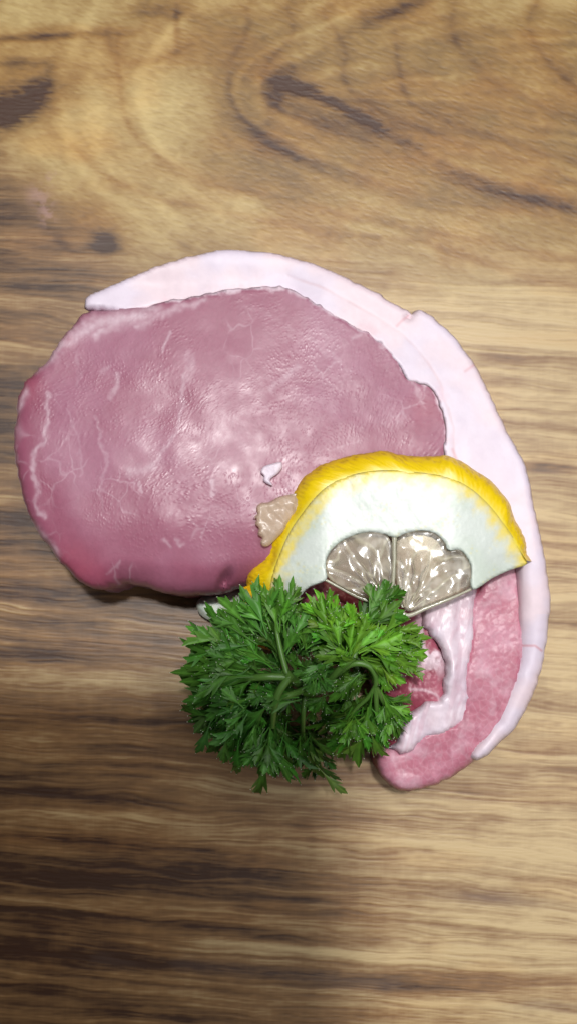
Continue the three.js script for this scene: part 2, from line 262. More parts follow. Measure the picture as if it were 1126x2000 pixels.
// thin white connective lines and fat on the cut face, photo polylines [points, half width, strength]
const veins = [
  [[[95, 770], [92, 800], [88, 850], [70, 890], [66, 920], [76, 960], [70, 985], [88, 1010]], 4, 0.7], [[[90, 700], [110, 680], [150, 650], [190, 630], [250, 622], [300, 606]], 14, 0.95], [[[70, 720], [90, 706], [130, 668]], 7, 0.6],
  [[[32, 800], [42, 782], [50, 768]], 7, 0.9], [[[185, 655], [215, 640], [235, 628]], 9, 0.9], [[[318, 688], [322, 670], [334, 650]], 3, 0.75], [[[215, 775], [228, 760], [232, 735]], 5, 0.55], [[[200, 730], [215, 720]], 4, 0.35],
  [[[365, 720], [358, 760], [352, 820], [330, 870], [300, 910], [255, 925]], 3.5, 0.5], [[[300, 912], [275, 922], [258, 924]], 7, 0.5], [[[365, 690], [372, 715], [368, 745]], 7, 0.35], [[[545, 745], [560, 735], [578, 720]], 5, 0.5], [[[528, 760], [540, 752]], 6, 0.5],
  [[[190, 815], [196, 860], [210, 900], [200, 950]], 2.5, 0.35], [[[130, 800], [150, 850], [160, 930]], 2, 0.25], [[[265, 640], [300, 628], [345, 605], [400, 588]], 6, 0.7], [[[800, 740], [812, 760], [822, 790]], 3, 0.5], [[[690, 660], [705, 650], [715, 655]], 3, 0.5],
  [[[60, 1025], [80, 1050], [105, 1080]], 8, 0.75], [[[30, 905], [28, 870]], 3, 0.3], [[[205, 1120], [222, 1105], [232, 1095]], 2.5, 0.4], [[[320, 1055], [330, 1068]], 3, 0.7], [[[345, 1052], [352, 1062]], 3.5, 0.6], [[[415, 945], [418, 965]], 4, 0.8], [[[270, 945], [278, 965]], 3, 0.6],
  [[[150, 690], [155, 720], [150, 760]], 3, 0.2], [[[560, 640], [600, 660], [640, 700]], 3, 0.12], [[[470, 600], [520, 620]], 4, 0.12], [[[420, 860], [400, 900], [330, 960]], 2, 0.2], [[[610, 900], [640, 880], [700, 860]], 2, 0.18],
].map(([l, w, k]) => [l.length > 2 ? spline(l, 4, false) : l, w * 1.2, k * 0.48]);
const innerF = field((x, y) => segDist(fatInner, x, y), 0, 400, 1150, 1600, 4);
const leanBase = L(158, 98, 118), leanDeep = L(144, 76, 98), leanPale = L(168, 114, 136), leanRed = L(166, 80, 98), fatCol = L(236, 216, 226), fatCool = L(222, 208, 223), fatWarm = L(229, 208, 216);
const leanMap = meatUV(texColor(MN, MN, (i, j) => {
  const [x, y] = meatPx(i, j, H_EYE);
  let c = mix3(leanBase, leanPale, 0.55 * sstep(0.42, 0.75, fbm(x / 130, y / 110, 4)));
  c = mix3(c, leanDeep, 0.35 * sstep(0.5, 0.8, fbm(x / 90 + 7, y / 70 + 2, 4)));
  // redder muscle along the left and near rims, outlined by the white line there
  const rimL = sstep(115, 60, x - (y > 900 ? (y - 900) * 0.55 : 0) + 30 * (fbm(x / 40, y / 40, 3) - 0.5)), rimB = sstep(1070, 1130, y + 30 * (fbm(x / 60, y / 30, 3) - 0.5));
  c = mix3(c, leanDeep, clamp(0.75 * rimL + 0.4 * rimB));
  for (const [rx, ry, r] of [[58, 758, 26], [135, 1095, 42], [170, 1130, 34], [120, 655, 30], [830, 800, 40]]) c = mix3(c, leanRed, 0.35 * Math.exp(-((x - rx) ** 2 + (y - ry) ** 2) / (r * r)) * (0.6 + 0.8 * fbm(x / 15, y / 15, 2)));
  let f = 0.8 * sstep(11, 0, innerF(x, y) + 14 * (fbm(x / 14, y / 14, 3) - 0.5)); const jx = x + 16 * (fbm(x / 18, y / 18, 3) - 0.5), jy = y + 16 * (fbm(x / 18 + 40, y / 18, 3) - 0.5);
  for (const [l, w, k] of veins) { const d = segDist(l, jx, jy, w * 3); if (d < w * 3) f = Math.max(f, k * Math.exp(-((d / w) ** 2)) * (0.45 + 0.9 * fbm(x / 9, y / 9, 2))); }
  // fine marbling between the fibre bundles
  const wv = worley(x / 42 + 0.6 * fbm(x / 30, y / 30, 2), y / 58 + 0.6 * fbm(x / 30 + 9, y / 30, 2)), th = Math.exp(-(((wv[1] - wv[0]) / 0.06) ** 2));
  f = Math.max(f, 0.17 * th * sstep(0.5, 0.72, fbm(x / 80 + 3, y / 80 + 20, 3)));
  c = mix3(c, fatCol, clamp(f)); const n = 1 + 0.12 * (fbm(x / 5, y / 7, 2) - 0.5); return [c[0] * n, c[1] * n, c[2] * n];
}));
const leanBump = meatUV(texGrey(MN, MN, (i, j) => {                    // bundles of fibres that run up to the right
  const [x, y] = meatPx(i, j, H_EYE), qx = x + 90 * (fbm(x / 160, y / 160, 2) - 0.5), qy = y + 90 * (fbm(x / 160 + 5, y / 160 + 8, 2) - 0.5), u = qx * 0.66 - qy * 0.75, v = qx * 0.75 + qy * 0.66;
  const rough = sstep(0.3, 0.62, fbm(x / 120 + 11, y / 110 + 4, 3)), w = worley(u / 8, v / 5.5);
  const cell = Math.max(0, 0.42 - w[0]) * (vn(u / 11 + 60, v / 8) > 0.5 ? 1 : 0.25);
  return 0.4 + 0.22 * (fbm(u / 9, v / 4.5, 2) - 0.5) * (0.2 + rough) + 0.55 * cell * (0.25 + rough);
}));
const leanRough = meatUV(texGrey(MN, MN, (i, j) => { const [x, y] = meatPx(i, j, H_EYE); return 0.27 + 0.2 * fbm(x / 24, y / 20, 3) + 0.16 * (fbm(x / 110 + 5, y / 100, 2) - 0.4); }));
const seamAt = (x, y) => seamF(x, y);
const seam = spline([[560, 540], [640, 572], [700, 604], [760, 640], [800, 672], [840, 722], [864, 780], [880, 840], [884, 900]], 4, false);
const seamF = field((x, y) => segDist(seam, x, y), 400, 450, 1000, 1000, 3);
const nicks = [[[905, 728], [922, 716], [934, 706]], [[930, 1262], [1045, 1262], [1060, 1272]], [[880, 880], [888, 900]], [[796, 619], [784, 628], [772, 640]]].map((l) => l);
const fatMap = meatUV(texColor(MN, MN, (i, j) => {
  const [x, y] = meatPx(i, j, 0.024);
  let c = mix3(fatCool, fatWarm, sstep(0.38, 0.68, fbm(x / 110 + 2, y / 90, 4) + (y > 950 && y < 1200 ? 0.12 : 0)));
  const d = seamF(x + 5 * (vn(x / 20, y / 20) - 0.5), y); c = mix3(c, L(206, 170, 176), 0.45 * Math.exp(-((d / 2.6) ** 2)) * (0.3 + vn(x / 30, y / 30)));
  for (const l of nicks) c = mix3(c, L(205, 120, 125), (l[1][0] === 1045 ? 0.55 : 0.35) * Math.exp(-((segDist(l, x, y, 20) / (l[1][0] === 1045 ? 2.4 : 3)) ** 2)) * (x > 1020 || x < 930 ? 1 : 0.1));
  c = mix3(c, L(222, 178, 190), 0.35 * sstep(0.55, 0.8, fbm(x / 26, y / 26, 3)) * sstep(26, 4, innerF(x, y)));
  const n = 1 + 0.05 * (fbm(x / 8, y / 8, 2) - 0.5); return [c[0] * n, c[1] * n, c[2] * n];
}));
const fatBump = meatUV(texGrey(MN, MN, (i, j) => { const [x, y] = meatPx(i, j, 0.024); return 0.5 + 0.7 * (fbm(x / 34, y / 34, 4) - 0.5) - 0.1 * Math.exp(-((seamF(x, y) / 3) ** 2)); }));
const tailMap = meatUV(texColor(MN, MN, (i, j) => {
  const [x, y] = meatPx(i, j, 0.02);
  let c = mix3(L(184, 112, 130), L(198, 136, 154), sstep(0.35, 0.7, fbm(x / 50, y / 50, 4)));
  const wv = worley(x / 13, y / 16); c = mix3(c, fatCol, 0.2 * sstep(0.55, 0.8, fbm(x / 30, y / 30, 3)) + 0.1 * Math.exp(-(((wv[1] - wv[0]) / 0.1) ** 2)));
  const n = 1 + 0.2 * (fbm(x / 6, y / 6, 2) - 0.5); return [c[0] * n, c[1] * n, c[2] * n];
}));
const tailBump = meatUV(texGrey(MN, MN, (i, j) => { const [x, y] = meatPx(i, j, 0.02), w = worley(x / 11, y / 12); return 0.5 + 0.5 * (fbm(x / 14, y / 14, 3) - 0.5) + 0.35 * (0.45 - w[0]); }));
const innerVeins = [[[740, 1345], [770, 1332], [785, 1322]], [[800, 1345], [830, 1348], [848, 1362], [850, 1378], [820, 1390]], [[820, 1300], [835, 1290], [842, 1270]]].map((l) => spline(l, 4, false));
const innerMap = meatUV(texColor(MN, MN, (i, j) => {
  const [x, y] = meatPx(i, j, 0.017);
  let c = mix3(L(140, 62, 78), L(170, 92, 110), sstep(0.35, 0.7, fbm(x / 50, y / 50, 4))), f = 0;
  for (const l of innerVeins) f = Math.max(f, 0.4 * Math.exp(-((segDist(l, x + 8 * (vn(x / 12, y / 12) - 0.5), y, 20) / 3) ** 2)));
  f = Math.max(f, 0.8 * sstep(0.4, 0.6, fbm(x / 22, y / 30, 3)) * sstep(70, 15, Math.abs(x - 850 + (y - 1230) * 0.1)) * sstep(1340, 1280, y));
  return mix3(c, fatCol, clamp(f));
}));
const wet = { specularIntensity: 0.7 };
const leanMat = new THREE.MeshPhysicalMaterial({ map: leanMap, bumpMap: leanBump, bumpScale: 0.00013, roughness: 0.92, roughnessMap: leanRough, ...wet, sheen: 0.2, sheenRoughness: 0.6, sheenColor: new THREE.Color(0.9, 0.7, 0.8) });
const fatMat = new THREE.MeshPhysicalMaterial({ map: fatMap, bumpMap: fatBump, bumpScale: 0.00016, roughness: 0.5, clearcoat: 0.2, clearcoatRoughness: 0.35 });
const tailMat = new THREE.MeshPhysicalMaterial({ map: tailMap, bumpMap: tailBump, bumpScale: 0.00022, roughness: 0.36, ...wet });
const innerMat = new THREE.MeshPhysicalMaterial({ map: innerMap, bumpMap: tailBump, bumpScale: 0.0006, roughness: 0.4, ...wet });

const stripMap = meatUV(texColor(MN, MN, (i, j) => {
  const [x, y] = meatPx(i, j, 0.0215), u = x + 0.25 * y, k = sstep(0.42, 0.66, fbm(u / 11, y / 70, 3)) * 0.7 + 0.5 * sstep(0.5, 0.75, fbm(x / 24 + 8, y / 24, 3));
  return mix3(mix3(fatWarm, fatCool, fbm(x / 40, y / 40, 2)), L(196, 140, 158), clamp(0.4 * k));
}));
const stripBump = meatUV(texGrey(MN, MN, (i, j) => { const [x, y] = meatPx(i, j, 0.0215), u = x + 0.25 * y; return 0.5 + 0.8 * (fbm(u / 9, y / 46, 3) - 0.5) + 0.4 * (fbm(x / 12, y / 12, 2) - 0.5); }));
const stripMat = new THREE.MeshPhysicalMaterial({ map: stripMap, bumpMap: stripBump, bumpScale: 0.00025, roughness: 0.34 });
const chop = thing('pork_chop', 'raw pink pork chop with thick white fat rim, curled on the wooden board', 'pork chop', P(560, 950, 0).setY(0));
const lump = (x, y, sc, k) => k * (fbm(x / sc + 31, y / sc + 7, 3) - 0.5);
part('loin_meat', slab(eyeOutline, {
  h: H_EYE, wob: 5, cell: 0.0006, bulge: 0.0003,
  r: (x, y) => 0.0002 + 0.002 * sstep(20, 60, innerF(x, y)) + 0.0045 * sstep(1020, 1130, y) * sstep(100, 260, x) + 0.001 * sstep(140, 60, x),
  top: (x, y, d) => H_EYE + 0.0012 * (1 - ((x - 450) / 430) ** 2) * (1 - ((y - 850) / 330) ** 2) + lump(x, y, 170, 0.0011) + lump(x, y, 34, 0.00008) - 0.0045 * Math.exp(-(((x - 440 + 0.5 * (y - 1126)) / 7) ** 2) - ((y - 1132) / 18) ** 2) - 0.0012 * sstep(1010, 1130, y),
}), leanMat, chop);
part('fat_cap', slab(fatOutline, {
  h: 0.0245, wob: 4, cell: 0.0005, bulge: 0.0012, n: 8,
  r: (x, y) => mix(0.0002, 0.0014 + 0.002 * sstep(900, 1300, y), sstep(8, 26, innerF(x, y))),
  top: (x, y, d) => 0.0252 - 0.004 * sstep(1050, 1450, y) + lump(x, y, 110, 0.0009) + lump(x, y, 24, 0.00012) - 0.00004 * Math.exp(-((seamF(x, y) / 5) ** 2)) - 0.0008 * sstep(640, 540, x) * sstep(500, 560, y),
}), fatMat, chop);
part('tail_meat', slab(tailOutline, {
  h: 0.0205, wob: 4, cell: 0.0006, bulge: 0.001,
  r: (x, y) => 0.0012 + 0.0022 * sstep(1440, 1500, y),
  top: (x, y) => 0.0218 + lump(x, y, 60, 0.001) + lump(x, y, 14, 0.00015) - 0.003 * sstep(1300, 1520, y),
}), tailMat, chop);
part('inner_fat_strip', slab(stripOutline, {
  h: 0.0215, wob: 6, cell: 0.0005, bulge: 0.0006, r: () => 0.0018,
  top: (x, y) => 0.0226 + lump(x, y, 44, 0.0012) + lump(x, y, 14, 0.00015) - 0.0028 * sstep(1300, 1470, y) + 0.0008 * sstep(895, 880, x),
}), stripMat, chop);
part('inner_meat', slab(innerOutline, {
  h: 0.018, cell: 0.0006, bulge: 0.0005, r: () => 0.002,
  top: (x, y) => 0.0208 - 0.005 * sstep(820, 700, x) + lump(x, y, 40, 0.002) + lump(x, y, 14, 0.0004) - 0.002 * sstep(1350, 1460, y),
}), innerMat, chop);
part('fat_fleck', slab([[509, 922], [514, 912], [530, 906], [549, 903], [551, 912], [543, 924], [532, 932], [527, 937], [532, 948], [522, 945], [514, 938], [515, 930]], { h: 0.0268, cell: 0.0002, r: () => 0.0004, top: (x, y) => 0.0273 + lump(x, y, 12, 0.0003), bottom: () => 0.0256 }), fatMat, chop);

// ---------------------------------------------------------------- the lemon slice
const H_L = 0.031;
const spline0 = (l, n, c) => spline(l, n, c).map((p, k, a) => { const q = peelOuter[Math.round(k / (a.length - 1) * (peelOuter.length - 1))]; return [mix(p[0], q[0], 0.2), mix(p[1], q[1], 0.2)]; });
const peelOuter = spline([[476, 1160], [482, 1124], [500, 1090], [514, 1050], [528, 1012], [556, 978], [584, 946], [606, 920], [640, 900], [690, 888], [742, 882], [800, 890], [866, 893], [920, 916], [968, 954], [1002, 1004], [1026, 1050], [1041, 1096]], 8, false);
const peelInner = spline0([[538, 1168], [540, 1130], [552, 1090], [570, 1050], [596, 1010], [628, 970], [664, 944], [704, 932], [750, 926], [800, 930], [850, 936], [900, 954], [940, 984], [976, 1022], [1004, 1058], [1030, 1095]], 8, false);
const hA = (x, y) => 0.0312 - 0.0025 * sstep(880, 1040, x) - 0.004 * sstep(640, 500, x) - 0.004 * sstep(1120, 1200, y) * sstep(640, 540, x) + 0.001 * Math.sin(x / 120);
const lemon = thing('lemon_slice', 'twisted lemon slice with yellow peel and thick white pith on the pork chop', 'lemon slice', P(750, 1100, 0.02).setY(0.02));
{ // peel: a convex strip from the zest edge down to the meat, dimpled all over
  const N = 640, M = 30, at = (l, t) => { const q = t * (l.length - 1), k = Math.min(Math.floor(q), l.length - 2), f = q - k; return [mix(l[k][0], l[k + 1][0], f), mix(l[k][1], l[k + 1][1], f)]; };
  const pos = [], col = [], idx = [], uv = [];
  for (let i = 0; i <= N; i++) {
    const t = i / N, a = at(peelInner, t), b = at(peelOuter, t), e0 = Math.hypot(b[0] - a[0], b[1] - a[1]) || 1, ia = [a[0] - (b[0] - a[0]) / e0 * 5, a[1] - (b[1] - a[1]) / e0 * 5], out = P(b[0], b[1], H_L - 0.004).sub(P(a[0], a[1], H_L)).setY(0).normalize();
    for (let j = 0; j <= M; j++) {
      const s = j / M; let ang = s * Math.PI * 0.5;
      const k = s < 0.75 ? Math.sin(ang / 0.75) : 1, x = mix(ia[0], b[0], k), y = mix(ia[1], b[1], k), h = hA(x, y) - 0.0001 - 0.0048 * (1 - Math.cos(Math.min(ang / 0.75, Math.PI / 2))) - (s > 0.75 ? (s - 0.75) * 0.012 : 0);
      const p = P(x, y, h), L1 = t * 76, wv = worley(L1 * 1.05, s * 5.6), bump = 0.0017 * (fbm(L1 / 4.6, s * 0.5, 2) - 0.5) - 0.00013 * Math.exp(-((wv[0] / 0.36) ** 2));
      const w = sstep(0, 0.3, s); p.addScaledVector(out, bump * w); p.y += bump * w * 0.8; if (s > 0.75) p.addScaledVector(out, -(s - 0.75) * 0.008);
      pos.push(p.x, p.y, p.z); uv.push(t * 20, s);
      const edge = sstep(0.16, 0.0, s + 0.1 * (fbm(L1 * 1.2, s * 16, 2) - 0.5)), spot = Math.exp(-((wv[0] / 0.3) ** 2)) * sstep(0.25, 0.5, s) * sstep(0.3, 0.6, vn(L1 * 0.8, s * 4) + 0.15);
      let c = mix3(L(242, 208, 8), L(232, 190, 8), sstep(0.1, 0.65, s + 0.3 * (fbm(L1 / 5, s * 4, 2) - 0.5))); c = mix3(c, L(176, 132, 16), 0.6 * spot); c = mix3(c, L(238, 222, 90), edge * 0.8); col.push(...c);
    }
  }
  for (let i = 0; i < N; i++) for (let j = 0; j < M; j++) { const a = i * (M + 1) + j, b = a + M + 1; idx.push(a, b, a + 1, b, b + 1, a + 1); }
  const g = new THREE.BufferGeometry(); g.setAttribute('position', new THREE.Float32BufferAttribute(pos, 3)); g.setAttribute('uv', new THREE.Float32BufferAttribute(uv, 2)); g.setAttribute('color', new THREE.Float32BufferAttribute(col, 3)); g.setIndex(idx); g.computeVertexNormals();
  part('peel', g, new THREE.MeshPhysicalMaterial({ vertexColors: true, roughness: 0.42, clearcoat: 0.25, clearcoatRoughness: 0.3, side: THREE.DoubleSide }), lemon);
}
const seg1 = [[634, 1104], [640, 1082], [660, 1060], [690, 1044], [722, 1038], [752, 1044], [764, 1062], [766, 1100], [762, 1140], [752, 1172], [735, 1175], [700, 1164], [660, 1142], [640, 1126]];
const seg2 = [[774, 1056], [786, 1042], [820, 1036], [850, 1042], [866, 1060], [872, 1076], [894, 1072], [912, 1092], [918, 1116], [914, 1146], [880, 1164], [830, 1184], [796, 1194], [784, 1180], [774, 1140], [771, 1090]];
const C1 = [752, 1176], C2 = [790, 1200];
const pithOutline = [...peelInner.filter((_, k) => k % 6 === 0), [1034, 1099], [1000, 1112], [960, 1130], [922, 1152], [916, 1140], [918, 1112], [910, 1090], [894, 1074], [874, 1076], [864, 1058], [848, 1043], [820, 1037], [788, 1043], [772, 1050], [750, 1043], [722, 1039], [690, 1045], [660, 1061], [641, 1082], [635, 1104], [638, 1130], [624, 1138], [604, 1146], [588, 1162], [574, 1190], [560, 1214], [540, 1204]];
const pithMat = (() => {
  const map = meatUV(texColor(MN, MN, (i, j) => {
    const [x, y] = meatPx(i, j, H_L); let c = mix3(L(212, 219, 212), L(202, 212, 200), sstep(0.35, 0.7, fbm(x / 60, y / 60, 3)));
    const d = segDist(peelInner, x, y, 60) + 26 * (fbm(x / 10, y / 10, 3) - 0.5); c = mix3(c, L(238, 212, 60), 0.9 * sstep(40, -4, d + 6 * Math.sin(x / 7 + y / 9)));
    const w = worley(x / 11, y / 9); c = mix3(c, L(222, 214, 150), 0.55 * Math.exp(-((w[0] / 0.22) ** 2)) * sstep(0.55, 0.7, fbm(x / 40 + 8, y / 30, 2)));
    return c;
  }));
  const bump = meatUV(texGrey(MN, MN, (i, j) => { const [x, y] = meatPx(i, j, H_L); return 0.5 + 0.6 * (fbm(x / 12, y / 12, 4) - 0.5); }));
  return new THREE.MeshPhysicalMaterial({ map, bumpMap: bump, bumpScale: 0.0003, roughness: 0.45, clearcoat: 0.3, clearcoatRoughness: 0.3 });
})();
part('pith', slab(pithOutline, { h: H_L, cell: 0.0005, n: 4, r: () => 0.0001, top: (x, y) => hA(x, y) + lump(x, y, 40, 0.0002) - 0.0012 * sstep(935, 1000, x) * sstep(1060, 1110, y), bottom: (x, y) => hA(x, y) - 0.0052, rings: 3 }), pithMat, lemon);
const sacs = (x, y, C) => { const an = Math.atan2(y - C[1], x - C[0]), R = Math.hypot(x - C[0], y - C[1]), w = worley(an * 2.9 + 0.3 * fbm(R / 40, an * 2, 2), R / 74 + 0.4 * vn(an * 5, 3) + C[0]); return w[1] - w[0]; };
const sacWalls = (x, y) => sstep(0.14, 0.0, sacs(x, y, x < 769 ? C1 : C2) + 0.05 * (fbm(x / 9, y / 9, 2) - 0.5));
const pulpMap = meatUV(texColor(MN, MN, (i, j) => { const [x, y] = meatPx(i, j, H_L); if (x < 480 || x > 940 || y < 940 || y > 1220) return [0.5, 0.5, 0.45]; return mix3(mix3([0.74, 0.69, 0.57], [0.8, 0.73, 0.64], fbm(x / 40, y / 40, 2)), [0.76, 0.72, 0.56], 0.75 * sacWalls(x, y)); }));
const pulpThrough = meatUV(texGrey(MN, MN, (i, j) => { const [x, y] = meatPx(i, j, H_L); if (x < 480 || x > 940 || y < 940 || y > 1220) return 0.8; return 0.8 - 0.24 * sacWalls(x, y) - 0.2 * sstep(0.5, 0.75, fbm(x / 30 + 4, y / 30, 3)); }));
const pulpMat = new THREE.MeshPhysicalMaterial({ map: pulpMap, roughness: 0.17, transmission: 1, transmissionMap: pulpThrough, thickness: 0, ior: 1.45, specularIntensity: 1 });
const membraneMat = new THREE.MeshPhysicalMaterial({ color: new THREE.Color(0.55, 0.53, 0.4), roughness: 0.2, transmission: 0.3, thickness: 0.001, clearcoat: 0.4, clearcoatRoughness: 0.1 });
const pulpTop = (C) => (x, y, d) => {                                  // drop-shaped juice sacs that fan out from the heart of the slice
  return hA(x, y) - 0.0002 + 0.0003 * sstep(0, 0.9, sacs(x, y, C)) + 0.0009 * (fbm(x / 34, y / 34, 2) - 0.5);
};
for (const [seg, C, k] of [[seg1, C1, 0], [seg2, C2, 1]]) {
  const s = part('pulp_segment', slab(seg, { h: H_L, cell: 0.00028, r: () => 0.0003, top: pulpTop(C), bottom: (x, y) => hA(x, y) - 0.0045, rings: 3 }), pulpMat, lemon);
  const lines = [];
  for (let q = 0; q < (k ? 6 : 5); q++) { // walls of the sacs, pale threads in the juice
    const a0 = k ? mix(-2.0, -0.52, (q + 0.5) / 6) : mix(-2.62, -1.62, (q + 0.4) / 5), R = k ? 118 : 100, pts = [];
    for (let t = 0; t <= 4; t++) { const a = a0 + rr(-0.05, 0.05), d = R * (0.12 + 0.8 * t / 4), x = C[0] + Math.cos(a) * d, y = C[1] + Math.sin(a) * d; pts.push(P(x, y, hA(x, y) - 0.0011)); }
    lines.push(tube(pts, [0.00035, 0.0002, 0.00012], 5, 12));
  }
  part('sac_wall', mergeGeometries(lines), membraneMat, s);
}
const flat = (pts, hh, rad) => tube(pts.map(([x, y, h]) => P(x, y, h ?? hA(x, y) + hh)), rad, 8, 40);
part('membrane', mergeGeometries([
  flat([[769, 1046], [769, 1090], [767, 1130], [764, 1172], [778, 1196]], -0.0008, [0.0006, 0.0005, 0.0004, 0.0004]),
  flat([[634, 1132], [664, 1148], [700, 1166], [736, 1179], [764, 1184]], -0.0012, [0.0003, 0.0004, 0.0004]),
  flat([[920, 1150], [880, 1168], [830, 1188], [794, 1202], [780, 1194]], -0.0012, [0.0003, 0.0004, 0.0005]),
]), membraneMat, lemon);
// the other half of the twisted slice: torn pulp beyond the peel, and the rind turning down into the hollow
part('torn_pulp', slab([[500, 990], [508, 981], [524, 979], [540, 970], [562, 964], [590, 962], [596, 985], [566, 1020], [540, 1050], [520, 1066], [511, 1064], [508, 1056], [512, 1050], [503, 1042], [505, 1030], [498, 1022], [501, 1012], [494, 1010], [502, 1002]], { h: 0.0285, cell: 0.0003, r: () => 0.0011, top: (x, y) => 0.0280 - 0.0008 * (x - 520) / 50 + lump(x, y, 24, 0.0016), bottom: () => 0.0265, rings: 3 }),
  new THREE.MeshPhysicalMaterial({ color: new THREE.Color(0.78, 0.66, 0.54), roughness: 0.28, transmission: 0.6, thickness: 0, ior: 1.38 }), lemon, 'small torn flap of clear pulp beyond the peel');
part('folded_pith', slab([[382, 1178], [392, 1166], [420, 1158], [470, 1150], [540, 1180], [580, 1200], [560, 1250], [500, 1240], [440, 1222], [408, 1212], [388, 1198]], { h: 0.006, cell: 0.0006, r: () => 0.0014, top: (x, y) => 0.005 + 0.01 * sstep(430, 540, x), bottom: () => 0.0008, rings: 4 }), pithMat, lemon);
part('folded_peel', mergeGeometries([flat([[430, 1228, 0.010], [470, 1238, 0.012], [500, 1246, 0.014], [540, 1256, 0.02]], 0, [0.0012, 0.0016, 0.002]), flat([[484, 1150, 0.024], [492, 1190, 0.022], [510, 1215, 0.022], [536, 1240, 0.02]], 0, [0.0016, 0.0024, 0.002])]),
  new THREE.MeshPhysicalMaterial({ color: new THREE.Color(...L(236, 186, 20)), roughness: 0.45, clearcoat: 0.2 }), lemon);

// ---------------------------------------------------------------- the parsley sprig
const parsley = thing('parsley_sprig', 'green curly parsley sprig lying in the hollow beside the lemon slice', 'parsley', P(600, 1340, 0).setY(0));
const leafMat = new THREE.MeshPhysicalMaterial({ vertexColors: true, roughness: 0.46, transmission: 0.25, thickness: 0, side: THREE.DoubleSide, specularIntensity: 0.6 });
const stemMat = new THREE.MeshPhysicalMaterial({ color: new THREE.Color(0.09, 0.2, 0.035), roughness: 0.4, clearcoat: 0.15 });
// one blade: a folded, pointed leaf lobe from a to b, with a pale bead on its tip, painted in as a glint
const LOBE = [[0, 0.09, 0], [0.16, 0.08, 0], [0.28, 0.12, 0], [0.36, 0.28, 0.15], [0.43, 0.55, 0.5], [0.5, 0.86, 0.9], [0.52, 1.0, 1.6], [0.6, 0.4, 0.25], [0.69, 0.5, 0.2], [0.76, 0.56, 0.3], [0.8, 0.58, 0.6], [0.83, 0.4, 0.2], [0.92, 0.26, 0.05], [1, 0.02, 0]];   // along, half width, how far the edge runs ahead: five-pointed
function blade(out, a, b, width, side, curl, tint, start = 0) {
  const d = b.clone().sub(a), len = d.length(), N = LOBE.length; d.normalize();
  const up = side.clone().sub(d.clone().multiplyScalar(side.dot(d))).normalize(), x = new THREE.Vector3().crossVectors(d, up).normalize(), base = out.pos.length / 3, beads = [];
  const cupA = rr(-0.5, 1.1), cupB = cupA * rr(0.4, 1.3), wv = rr(0, 9), bend = rr(-0.25, 0.25), asym = rr(0.75, 1.25);
  for (let i = 0; i < N; i++) {
    let [t, w0, ahead] = LOBE[i]; t = start + (1 - start) * t;
    const c = a.clone().addScaledVector(d, len * t).addScaledVector(up, curl * len * (Math.sin(Math.PI * t * 0.9) - 0.3 * t * t)).addScaledVector(x, bend * len * 0.5 * t * (1 - t));
    for (let k = -2; k <= 2; k++) {
      const q = k / 2, w = width * w0 * (k < 0 ? asym : 2 - asym), al = Math.abs(q), p = c.clone().addScaledVector(x, q * w).addScaledVector(d, width * ahead * al * 0.9).addScaledVector(up, w * ((k < 0 ? cupA : cupB) * al * al + 0.1 * Math.sin(wv + i * 1.3 + k) * al - (k === 0 && w0 > 0.2 ? 0.14 : 0)));
      out.pos.push(p.x, p.y, p.z);
      const rib = k === 0 ? 1.5 : al === 1 ? 1.12 : 0.92;
      out.col.push(tint[0] * rib, tint[1] * rib, tint[2] * rib);
      if ((i === N - 1 && k === 0) || (i === 6 && al === 1 && rnd() < 0.5)) beads.push(p);
    }
  }
  for (let i = 0; i < N - 1; i++) for (let k = 0; k < 4; k++) { const p = base + i * 5 + k, q = p + 5; out.idx.push(p, p + 1, q, p + 1, q + 1, q); }
  for (const tp of beads) {
    const bead = out.pos.length / 3, R = 0.00013 * rr(0.6, 1.1);
    for (const [bx, by, bz] of [[1, 0, 0], [-1, 0, 0], [0, 1, 0], [0, -1, 0], [0, 0, 1], [0, 0, -1]]) { out.pos.push(tp.x + bx * R, tp.y + by * R, tp.z + bz * R); out.col.push(0.7, 0.76, 0.6); }
    for (const f of [[0, 2, 4], [2, 1, 4], [1, 3, 4], [3, 0, 4], [2, 0, 5], [1, 2, 5], [3, 1, 5], [0, 3, 5]]) out.idx.push(bead + f[0], bead + f[1], bead + f[2]);
  }
}
